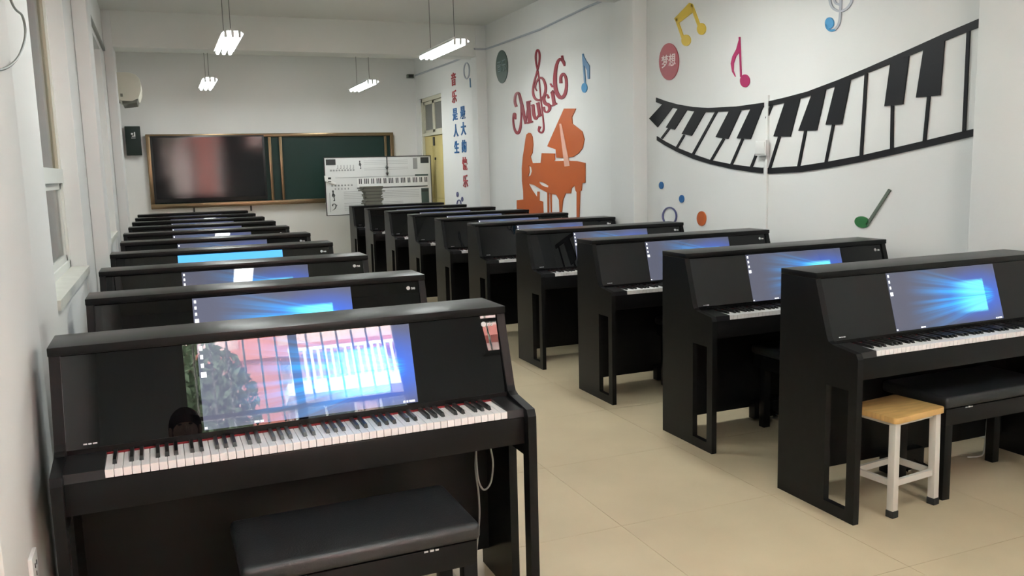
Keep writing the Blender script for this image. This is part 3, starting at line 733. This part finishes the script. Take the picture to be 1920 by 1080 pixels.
MB().box(-0.002, 0.045, -0.018, -0.012, 0.0, 0.03).box(-0.006, 0.045, -0.018, -0.012, -0.045, -0.03).build('buckle', M_DARK, cl)

# ------------------------------------------------------------------ door in the right wall
dr = struct(empty('door_1', (XR, (DY0 + DY1) / 2, 0)), 'pale yellow double door with glazed upper lights')
hw = (DY1 - DY0) / 2
q = MB(); q.box(0.02, 0.14, -hw, -hw + 0.06, 0, DZ); q.box(0.02, 0.14, hw - 0.06, hw, 0, DZ); q.box(0.02, 0.14, -hw, hw, DZ - 0.06, DZ); q.box(0.02, 0.14, -hw + .06, hw - .06, 2.15, 2.20)
q.build('door_frame', M_DFRAME, dr)
for s in (-1, 1):
    y0, y1 = (-hw + 0.065, -0.004) if s < 0 else (0.004, hw - 0.065)
    lf = MB().box(0.05, 0.095, y0, y1, 0.01, 2.145).build('door_leaf', M_DOOR, dr, bevel=0.003)
    MB().box(0.042, 0.052, y0 + 0.08, y1 - 0.08, 0.15, 0.95).build('leaf_panel', M_DOOR, lf, bevel=0.004)
    MB().box(0.042, 0.052, y0 + 0.08, y1 - 0.08, 1.1, 1.98).build('leaf_panel', M_DOOR, lf, bevel=0.004)
    q = MB(); q.box(0.05, 0.09, y0, y0 + 0.05, 2.205, DZ - 0.065); q.box(0.05, 0.09, y1 - 0.05, y1, 2.205, DZ - 0.065); q.box(0.05, 0.09, y0, y1, 2.205, 2.25); q.box(0.05, 0.09, y0, y1, DZ - 0.11, DZ - 0.065)
    ts = q.build('transom_sash', M_DFRAME, dr)
    MB().box(0.065, 0.072, y0 + 0.05, y1 - 0.05, 2.25, DZ - 0.11).build('pane', M_DGLASS, ts)
MB().box(0.03, 0.05, -0.03, 0.03, 1.98, 2.12).build('door_bolt', M_DARK, dr)
MB().box(0.03, 0.05, -0.06, -0.03, 1.74, 1.78).build('door_lock', M_DARK, dr)
struct(MB().box(XR + 0.145, XR + 0.16, DY0 - 0.1, DY1 + 0.1, 0, DZ + 0.1).build('trim_door_backing', M_WALL), 'plain wall behind the door')

# ------------------------------------------------------------------ right wall decorations
TH = 0.010
XF = XR - TH                                    # front face of the raised boards
def Z5(p): return at_x(1180 + p[0] / 2.25, p[1] / 2.25, XF)          # survey sheets of the wall
def Z4(p): return at_x(900 + p[0] / 3.085, 70 + p[1] / 3.085, XF)
def Z3(p): return at_x(740 + p[0] / 3.373, 80 + p[1] / 3.373, XF)
DX = (TH - 0.0015, 0, 0)
def poly(nm, loops, to3, m, parent=None, thick=TH - 0.0015):
    if not isinstance(loops[0][0], (tuple, list)): loops = [loops]
    return MB().prism(loops, lambda p: to3(p), (thick, 0, 0)).build(nm, m, parent)
def ell(cx, cy, rx, ry, n=28, rot=0.0):
    c, s = math.cos(rot), math.sin(rot)
    return [(cx + rx * math.cos(2 * PI * k / n) * c - ry * math.sin(2 * PI * k / n) * s, cy + rx * math.cos(2 * PI * k / n) * s + ry * math.sin(2 * PI * k / n) * c) for k in range(n)]
def stroke(nm, path, widths, to3, m, parent=None, n=6):
    if not isinstance(widths, (list, tuple)): widths = [widths] * len(path)
    return ribbon3(path, widths, to3, DX, MB(), n).build(nm, m, parent)
def deco(name, label, cat, group=None): return empty(name, (0, 0, 0), 0, label, cat, group)

# wave of piano keys
wk = deco('keyboard_mural', 'wavy strip of black piano keys raised on the white wall', 'wall decoration')
tt = [(112, 412), (150, 426), (200, 440), (265, 451), (330, 455), (450, 449), (565, 433)]
tb = [(112, 431), (150, 445), (200, 459), (265, 469), (330, 473), (450, 468), (565, 453)]
poly('top_rail', tt + tb[::-1], Z5, M_KBLACK, wk)
tt = [(579, 429), (660, 410), (750, 386), (880, 337), (1000, 287), (1100, 243), (1200, 199), (1330, 140), (1480, 76)]
tb = [(579, 450), (660, 432), (750, 407), (880, 358), (1000, 310), (1100, 269), (1200, 227), (1330, 172), (1480, 112)]
poly('top_rail', tt + tb[::-1], Z5, M_KBLACK, wk)
lt = [(115, 575), (150, 597), (200, 623), (270, 651), (340, 675), (430, 693), (515, 704), (562, 708)]
lb = [(115, 592), (150, 614), (200, 641), (270, 671), (340, 692), (430, 713), (515, 726), (562, 731)]
poly('bottom_rail', lt + lb[::-1], Z5, M_KBLACK, wk)
lt = [(576, 709), (600, 708), (720, 700), (830, 683), (980, 655), (1110, 625), (1250, 592), (1410, 553), (1460, 542)]
lb = [(576, 733), (600, 733), (720, 726), (830, 710), (980, 682), (1110, 653), (1250, 621), (1410, 584), (1460, 573)]
poly('bottom_rail', lt + lb[::-1], Z5, M_KBLACK, wk)
for k in ([(83, 500), (140, 438), (182, 452), (118, 537)], [(153, 538), (205, 456), (242, 464), (190, 547)], [(220, 565), (275, 467), (320, 471), (262, 573)],
          [(363, 578), (420, 468), (470, 466), (415, 587)], [(452, 583), (510, 460), (562, 452), (510, 587)], [(607, 575), (655, 431), (720, 414), (678, 576)],
          [(712, 552), (768, 398), (828, 376), (790, 550)], [(827, 526), (868, 360), (932, 336), (895, 524)], [(1075, 448), (1100, 266), (1179, 234), (1153, 440)], [(1208, 412), (1240, 207), (1329, 170), (1310, 402)]):
    poly('black_key', k, Z5, M_KBLACK, wk)
for a, b, w_ in (((168, 540), (135, 584), 8), ((230, 570), (197, 626), 8), ((368, 468), (265, 655), 9), ((397, 585), (342, 680), 9), ((477, 585), (428, 697), 9), ((545, 622), (512, 707), 9), ((632, 575), (590, 711), 10), ((742, 550), (712, 704), 10), ((859, 525), (827, 687), 10), ((998, 304), (976, 659), 12), ((1108, 445), (1105, 630), 12), ((1262, 403), (1243, 597), 13), ((1429, 130), (1410, 557), 14), ((600, 440), (577, 500), 10)):
    stroke('key_divider', [a, b], w_, Z5, M_KBLACK, wk, n=1)
# notes
t = deco('beamed_note', 'yellow pair of beamed notes above the red disc', 'wall decoration')
poly('note_head', ell(238, 170, 19, 24), Z5, M_YEL, t); poly('note_head', ell(303, 122, 18, 25), Z5, M_YEL, t)
stroke('stem', [(196, 78), (226, 165)], 10, Z5, M_YEL, t, 1); stroke('stem', [(260, 20), (294, 112)], 11, Z5, M_YEL, t, 1)
poly('beam', [(189, 78), (252, 12), (264, 16), (274, 46), (200, 102)], Z5, M_YEL, t)
def disc(name, label, loop, to3, m, chars, cm, hscale):
    t = deco(name, label, 'wall decoration'); poly('disc', loop, to3, m, t)
    cx = sum(p[0] for p in loop) / len(loop); cy = sum(p[1] for p in loop) / len(loop); c = to3((cx, cy))
    me = text_mesh(chars, hscale, 0.004, 'lettering', cm, 0.0015 * hscale / 0.12)
    o = link('lettering', me, t); o.matrix_world = Matrix(((0, 0, -1, XF - 0.0021), (-1, 0, 0, c.y), (0, 1, 0, c.z), (0, 0, 0, 1)))
disc('slogan_disc', 'red disc with two white Chinese characters below the yellow note', ell(166, 260, 41, 78, 40), Z5, M_DISCR, '梦想', M_CHARW, 0.115)
t = deco('flagged_note', 'crimson eighth note with long curved flag above the key strip', 'wall decoration')
poly('note_head', ell(486, 341, 20, 27), Z5, M_PINK, t); stroke('stem', [(463, 156), (469, 325)], 5, Z5, M_PINK, t, 1)
poly('flag', [(461, 168), (467, 216), (449, 236), (439, 266), (437, 298), (446, 324), (433, 303), (427, 268), (434, 238), (450, 208)], Z5, M_PINK, t)
t = deco('treble_clef', 'silver and blue treble clef high on the wall above the key strip', 'wall decoration')
stroke('clef_line', [(892, -260), (905, -215), (893, -150), (862, -95), (842, -40), (845, 5), (857, 34), (886, 47), (916, 35), (936, 3), (930, -35), (905, -55), (878, -45), (862, -15), (868, 12), (886, 20)], [9] * 16, Z5, M_GREYB, t)
stroke('clef_stem', [(880, -255), (874, -200), (890, -60), (890, 20), (887, 75), (880, 105), (866, 124)], [9] * 7, Z5, M_GREYB, t)
stroke('clef_tail', [(828, 95), (832, 116), (848, 129), (868, 124)], [6, 8, 9, 8], Z5, M_LBLUE, t)
poly('clef_dot', ell(843, 97, 18, 24), Z5, M_LBLUE, t)
for lab, e, m in (('upper small blue dot on the wall below the key strip', ell(133, 782, 9, 15), M_BLUE), ('lower small blue dot on the wall near the orange dot', ell(219, 839, 10, 16), M_BLUE), ('orange oval dot low on the white wall', ell(303, 922, 19, 31), M_ORANGE)):
    tag(poly('wall_dot', e, Z5, m), lab, 'wall decoration', None)
tag(poly('wall_ring', [ell(168, 912, 31, 39), ell(168, 912, 26, 34)[::-1]], Z5, M_PURP), 'thin purple ring on the wall left of the orange dot', 'wall decoration')
t = deco('quarter_note', 'green note with a slanted grey stem low on the wall', 'wall decoration')
poly('note_head', ell(980, 937, 31, 24, 28, 0.25), Z5, M_GREEN, t); stroke('stem', [(1000, 950), (1097, 800)], 12, Z5, M_STEM, t, 1)
# bay with the pianist
disc('slogan_disc', 'dark green disc with two faint characters near the word Music', ell(125, 170, 34, 96, 40), Z4, M_GREEND, '音乐', M_CHARG, 0.16)
t = deco('blue_note', 'slate blue note right of the word Music', 'wall decoration')
poly('note_head', ell(602, 292, 16, 28), Z4, M_LBLUE, t); stroke('stem', [(593, 95), (607, 285)], 8, Z4, M_STEELB, t, 1)
poly('flag', [(592, 95), (612, 135), (632, 165), (632, 240), (622, 242), (618, 190), (600, 158)], Z4, M_STEELB, t)
# word "Music" letter by letter
ms = deco('music_lettering', 'dark red word Music with a treble clef through it', 'wall lettering')
def Z6(p): return at_x(940 + p[0] / 6.35, 90 + p[1] / 6.35, XF)
def letter(strokes, nm):
    q = MB()
    for path, wd in strokes: ribbon3(path, wd if isinstance(wd, list) else [wd] * len(path), Z6, DX, q, 5)
    q.build(nm, M_RED, ms)
letter([([(175, 700), (158, 640), (165, 560), (195, 535), (220, 580), (232, 700), (232, 840), (220, 960), (190, 1015), (155, 970), (138, 870), (145, 790), (160, 790), (165, 850)], [30, 26, 22, 26, 22, 16, 16, 26, 30, 22, 18, 22, 24, 14]),
        ([(205, 540), (245, 700), (285, 905)], [24, 34, 22]), ([(285, 900), (322, 635)], [14, 16]), ([(315, 640), (335, 880)], [42, 42]), ([(305, 895), (372, 875)], 20), ([(295, 645), (348, 632)], 16)], 'letter_m')
letter([([(352, 685), (385, 675)], 16), ([(372, 680), (385, 800), (408, 845), (440, 800)], [34, 34, 26, 18]), ([(412, 665), (448, 650)], 16), ([(432, 660), (455, 808)], [36, 36]), ([(445, 815), (478, 800)], 18)], 'letter_u')
letter([([(560, 600), (545, 560), (520, 560), (502, 610), (520, 660), (560, 680), (572, 720), (550, 760), (515, 755), (502, 700)], [22, 16, 22, 32, 38, 38, 32, 22, 20, 20])], 'letter_s')
letter([([(585, 540), (612, 505)], 14), ([(604, 520), (625, 670)], [36, 36]), ([(595, 690), (658, 660)], 20), ([(586, 450), (600, 440)], 50)], 'letter_i')
letter([([(748, 215), (735, 165), (700, 130), (665, 170), (640, 280), (635, 420), (655, 530), (700, 590), (745, 565), (770, 470), (765, 360), (735, 310), (705, 345), (705, 420)], [14, 34, 26, 30, 36, 42, 44, 42, 36, 30, 28, 30, 30, 34]), ([(718, 90), (728, 150)], 22)], 'letter_c')
q = MB(); to6 = lambda p: Z6(((900 + p[0] / 3.085 - 940) * 6.35, (70 + p[1] / 3.085 - 90) * 6.35))
ribbon3(TREBLE, [16, 9, 9, 8, 7, 6, 6, 8, 9, 8, 9, 8, 8, 9, 11, 13, 13, 13, 13, 12, 12, 9, 7, 5], to6, DX, q, 6); q.build('treble_clef', M_RED, ms)
# pianist silhouette
pn = deco('pianist_mural', 'orange silhouette of a pianist at a grand piano on the wall', 'wall decoration')
body = [(280, 552), (268, 562), (262, 590), (255, 640), (247, 690), (241, 760), (242, 830), (249, 890), (250, 938), (212, 942), (212, 1030), (365, 1030), (362, 950), (342, 944), (342, 892), (331, 892), (329, 925), (300, 885), (279, 846),
        (310, 853), (350, 878), (388, 898), (390, 1030), (398, 1030), (398, 900), (404, 900), (408, 1030), (414, 1030), (412, 906), (440, 910), (456, 940), (460, 1030), (470, 1030), (478, 940), (494, 903), (524, 902), (528, 872), (546, 856), (552, 888), (558, 895), (558, 1050), (572, 1050), (577, 890), (586, 886), (589, 843), (607, 840), (607, 726), (560, 716), (500, 713), (425, 716), (432, 710), (432, 672), (356, 670), (350, 726), (302, 728), (290, 690), (302, 668), (306, 620), (302, 575), (292, 555)]
poly('pianist_and_piano', [body, [(282, 740), (296, 752), (300, 775), (292, 798), (276, 808), (284, 780)], [(338, 834), (366, 840), (396, 858), (394, 869), (362, 860), (344, 846)]], Z4, M_ORANGE, pn)
poly('piano_lid', [(485, 412), (553, 412), (530, 462), (534, 500), (560, 520), (590, 545), (602, 590), (592, 640), (568, 672), (540, 690), (495, 698), (440, 696), (437, 648), (388, 630)], Z4, M_ORANGE, pn)
stroke('lid_prop', [(467, 500), (506, 745)], [12, 30], lambda p: Z4(p) + Vector((-0.006, 0, 0)), M_PEACH, pn, 2)
# slogan of single characters near the door
cols = (('音乐是人生', 370, 390, (238, 348, 458, 562, 668), (0, 0, 1, 1, 1)), ('最大的快乐', 428, 446, (448, 550, 662, 770, 882), (1, 1, 1, 0, 0)))
for txt, xa, xb, ysx, cc in cols:
    for k, ch in enumerate(txt):
        c = Z3((xa + (xb - xa) * k / 4, ysx[k])); me = text_mesh(ch, 0.20, TH, 'slogan_character', M_BLUE if cc[k] else M_CRED, 0.004)
        o = link('slogan_character', me); o.matrix_world = Matrix(((0, 0, -1, XR - TH / 2), (-1.12, 0, 0, c.y), (0, 1.0, 0, c.z), (0, 0, 0, 1)))
        tag(o, '%s raised Chinese character, %s in the %s slogan column by the door' % ('blue' if cc[k] else 'red', ORD[k], 'higher' if xa < 400 else 'lower'), 'wall lettering', 'slogan characters on the wall by the door')
t = deco('ring_note', 'thin grey ring with a tail above the slogan characters', 'wall decoration')
poly('ring', [ell(453, 178, 20, 54), ell(453, 178, 14, 46)[::-1]], Z3, M_GREYB, t); stroke('tail', [(474, 225), (477, 283)], 5, Z3, M_STEELB, t, 1)
for lab, e in (('upper small dark dot on the wall below the slogan', ell(395, 960, 6, 16)), ('lower small dark dot on the wall below the slogan', ell(425, 990, 6, 15))):
    tag(poly('wall_dot', e, Z3, M_PURP), lab, 'wall decoration')
tag(poly('wall_ring', [ell(405, 1022, 15, 30), ell(405, 1022, 10, 24)[::-1]], Z3, M_PURP), 'small dark ring on the wall below the slogan', 'wall decoration')
# trunking, socket, conduit
tk = empty('cable_trunking', (XR, 5.245, 0), 0, 'white vertical cable trunking crossing the key strip', 'trunking')
MB().box(-0.018, 0, -0.010, 0.010, 0.30, 2.045).build('channel', M_WALL, tk, bevel=0.003)
sb = empty('switch_box', (XR - 0.018, 5.275, 1.655), 0, 'white surface switch box on the trunking over the key strip', 'switch')
MB().box(-0.03, 0, -0.062, 0.062, -0.055, 0.06).build('back_box', M_WHITE, sb, bevel=0.004)
MB().box(-0.036, -0.029, -0.05, 0.05, -0.043, 0.048).build('face_plate', M_WHITE, sb, bevel=0.003)
q = MB(); xw_, xp_ = XR - 0.015, XR - 0.165
pts = [(xw_, 14.6, 3.21), (xw_, 12.6, 3.19), (xw_, 11.42, 3.19), (xp_, 11.37, 3.19), (xp_, 11.17, 3.19), (xp_ + .0, 11.13, 3.18), (xw_, 11.11, 3.18), (xw_, 9.3, 3.16), (xw_, 8.1, 3.20), (xw_, 7.45, 3.20), (xp_, 7.40, 3.20), (xp_, 6.97, 3.2)]
q.tube(pts, 0.013, 6).build('wall_conduit', M_GREYB)
tag(bpy.data.objects['wall_conduit'], 'thin grey conduit running high along the decorated wall', 'conduit')
jb = empty('junction_box', (XR - 0.06, Y1, 3.20), 0, 'small dark junction box high in the front corner', 'box')
MB().box(-0.09, 0.03, -0.07, 0, -0.03, 0.035).build('housing', M_STEM, jb, bevel=0.005)
MB().box(-0.07, 0.01, -0.075, -0.069, -0.02, 0.025).build('cover', M_DARK, jb)
tag(MB().box(XL + 0.003, XL + 0.028, 8.3, 10.9, 3.0, 3.03).build('curtain_rail', M_CORD), 'dark curtain rail above the far window of the left wall', 'rail')

# ------------------------------------------------------------------ the photographer (reflected in the end piano)
ps = empty('person', (0.085, -0.40, 0), 0, 'person in a dark coat holding up a phone, reflected in the end piano', 'person')
def skin(nm, verts, edges, rad, m, root=0, sub=2):
    me = bpy.data.meshes.new(nm); me.from_pydata(verts, edges, []); o = bpy.data.objects.new(nm, me); COL.objects.link(o)
    md = o.modifiers.new('s', 'SKIN'); md.use_smooth_shade = True
    for i, r_ in enumerate(rad): me.skin_vertices[0].data[i].radius = r_ if isinstance(r_, tuple) else (r_, r_)
    me.skin_vertices[0].data[root].use_root = True
    s_ = o.modifiers.new('d', 'SUBSURF'); s_.levels = sub; s_.render_levels = sub
    dg = bpy.context.evaluated_depsgraph_get(); me2 = bpy.data.meshes.new_from_object(o.evaluated_get(dg))
    bpy.data.objects.remove(o, do_unlink=True); me2.name = nm; me2.materials.clear(); me2.materials.append(m)
    return link(nm, me2, ps)
ps.scale = (1.07, 1.07, 1.07)
# body: pelvis, belly, chest, neck, head, arms raised to the phone, legs
V = [(0, 0, 0.92), (0, 0, 1.08), (0, -0.01, 1.28), (0, -0.01, 1.41), (0, 0.01, 1.49), (0, 0.035, 1.575), (0, 0.028, 1.685),
     (-0.17, -0.01, 1.39), (-0.23, 0.06, 1.15), (0.02, 0.265, 1.42), (0.17, -0.01, 1.39), (0.27, 0.06, 1.15), (0.20, 0.265, 1.42),
     (-0.10, 0, 0.86), (-0.11, 0.01, 0.48), (-0.11, -0.02, 0.09), (-0.11, 0.11, 0.035), (0.10, 0, 0.86), (0.11, 0.01, 0.48), (0.11, -0.02, 0.09), (0.11, 0.11, 0.035)]
Ed = [(0, 1), (1, 2), (2, 3), (3, 4), (4, 5), (5, 6), (3, 7), (7, 8), (8, 9), (3, 10), (10, 11), (11, 12), (0, 13), (13, 14), (14, 15), (15, 16), (0, 17), (17, 18), (18, 19), (19, 20)]
R_ = [(0.16, 0.12), (0.15, 0.11), (0.18, 0.12), (0.12, 0.085), 0.055, (0.072, 0.086), (0.094, 0.108), 0.065, 0.048, 0.030, 0.065, 0.048, 0.030, 0.085, 0.06, 0.045, 0.035, 0.085, 0.06, 0.045, 0.035]
bo = skin('body', V, Ed, R_, M_COAT)
bo.data.materials.append(M_SKIN)
for p in bo.data.polygons:
    if p.center.z > 1.50 and p.center.y > -0.09 and abs(p.center.x) < 0.12: p.material_index = 1
def blob(nm, c, r, m, cut=None, seg=24):
    bm = bmesh.new(); bmesh.ops.create_uvsphere(bm, u_segments=seg, v_segments=seg * 2 // 3, radius=1.0)
    if cut: bmesh.ops.delete(bm, geom=[f for f in bm.faces if cut(f.calc_center_median())], context='FACES')
    for v_ in bm.verts: v_.co = Vector((c[0] + v_.co.x * r[0], c[1] + v_.co.y * r[1], c[2] + v_.co.z * r[2]))
    me = bpy.data.meshes.new(nm); bm.to_mesh(me); bm.free()
    for p in me.polygons: p.use_smooth = True
    me.materials.append(m); return link(nm, me, ps)
blob('hair', (0, 0.012, 1.655), (0.098, 0.118, 0.128), M_HAIR, lambda q: (q.y > 0.30 and q.z < 0.30) or q.z < -0.80)
for sx in (-1, 1):
    blob('ear', (sx * 0.086, 0.03, 1.625), (0.012, 0.022, 0.034), M_SKIN, seg=12)
    blob('eye', (sx * 0.032, 0.116, 1.645), (0.014, 0.008, 0.007), M_HAIR, seg=12)
blob('nose', (0, 0.126, 1.615), (0.013, 0.018, 0.024), M_SKIN, seg=12)
blob('mouth', (0, 0.116, 1.572), (0.022, 0.008, 0.006), M_DISCR, seg=12)
for s, x0 in ((-1, 0.02), (1, 0.20)):
    for k in range(4):
        skin('finger', [(x0, 0.275, 1.425 + k * 0.02), (x0 - s * 0.010, 0.318, 1.435 + k * 0.021), (x0 - s * 0.028, 0.322, 1.44 + k * 0.021)], [(0, 1), (1, 2)], [0.010, 0.009, 0.008], M_SKIN, sub=1)
    skin('thumb', [(x0, 0.272, 1.425), (x0 - s * 0.018, 0.280, 1.465), (x0 - s * 0.03, 0.284, 1.49)], [(0, 1), (1, 2)], [0.012, 0.010, 0.009], M_SKIN, sub=1)
ph = MB().box(-0.045, 0.13, 0.0, 0.009, -0.045, 0.04).build('mobile_phone', M_PHONE, None, bevel=0.004)
ph.location = (0.160, -0.084, 1.572); tag(ph, 'grey mobile phone held up in front of the dark coat', 'phone')

# ------------------------------------------------------------------ outside the back windows (seen as reflections)
struct(MB().box(-25, 30, -40, Y0 - 0.26, -0.3, -0.13).build('ground', M_GROUND), 'grey paved yard outside the back windows')
bd = empty('red_building', (0, -12, 0), 0, 'red and pink school building with white balconies outside, reflected in the piano', 'building')
MB().box(-14, 18, -6, 0, -0.13, 11).build('wall', M_BRICKP, bd)
for x in (-5.5, 1.55, 6.0, 10.4):
    MB().box(x, x + 0.75, 0, 0.35, -0.13, 11).build('red_pillar', M_BRICK, bd)
for zf in (0.0, 3.4, 6.8):
    MB().box(-14, 18, 0, 0.5, zf + 3.15, zf + 3.4).build('floor_band', M_BRICK, bd)
    for x in (-4.2, -1.6, 2.5, 4.3, 7.0, 8.8, 11.6):
        wn = MB().box(x, x + 1.3, -0.05, 0.06, zf + 1.0, zf + 2.7).build('window', M_FWHITE, bd)
        for dx in (0.06, 0.68):
            MB().box(x + dx, x + dx + 0.56, 0.055, 0.075, zf + 1.06, zf + 2.64).build('pane', M_FGLASS, wn)
rl = MB(); rl.box(2.4, 5.4, 0.9, 0.95, 6.45, 6.52); rl.box(2.4, 5.4, 0.9, 0.95, 5.75, 5.8)
for k in range(22): rl.box(2.42 + k * 0.14, 2.47 + k * 0.14, 0.9, 0.95, 5.8, 6.45)
rl.build('balcony_rail', M_FWHITE, bd); MB().box(2.3, 5.5, 0.0, 1.0, 5.5, 5.75).build('balcony_slab', M_FWHITE, bd)
for k, (tx, ty, tz, rr) in enumerate(((0.40, -7.6, 4.3, 0.95), (-3.8, -8.5, 4.2, 1.7))):
    tr = empty('tree', (tx, ty, -0.13), 0, ['leafy dark tree outside the barred window, seen in reflection', 'larger leafy tree further along the yard outside'][k], 'tree')
    MB().tube([(0, 0, 0), (0.05, 0, 1.4), (-0.05, 0.05, 2.8), (0.1, 0, tz)], [0.14, 0.11, 0.08, 0.03], 8).build('trunk', M_BARK, tr, smooth=True)
    q = MB(); rnd = random.Random(5 + k)
    for i in range(2600):
        d = Vector((rnd.gauss(0, 1), rnd.gauss(0, 1), rnd.gauss(0, 1))).normalized() * (rr * rnd.random() ** 0.4); d.z *= 1.35
        c = Vector((0, 0, tz)) + d; a = Vector((rnd.gauss(0, 1), rnd.gauss(0, 1), rnd.gauss(0, 1))).normalized(); b = a.orthogonal().normalized(); s = rnd.uniform(0.06, 0.12)
        q.add([c - a * s, c + b * s * .5, c + a * s, c - b * s * .5], [(0, 1, 2, 3)])
    me = bpy.data.meshes.new('foliage'); me.from_pydata(q.v, [], q.f); me.materials.append(M_LEAF); link('foliage', me, tr)['kind'] = 'stuff'
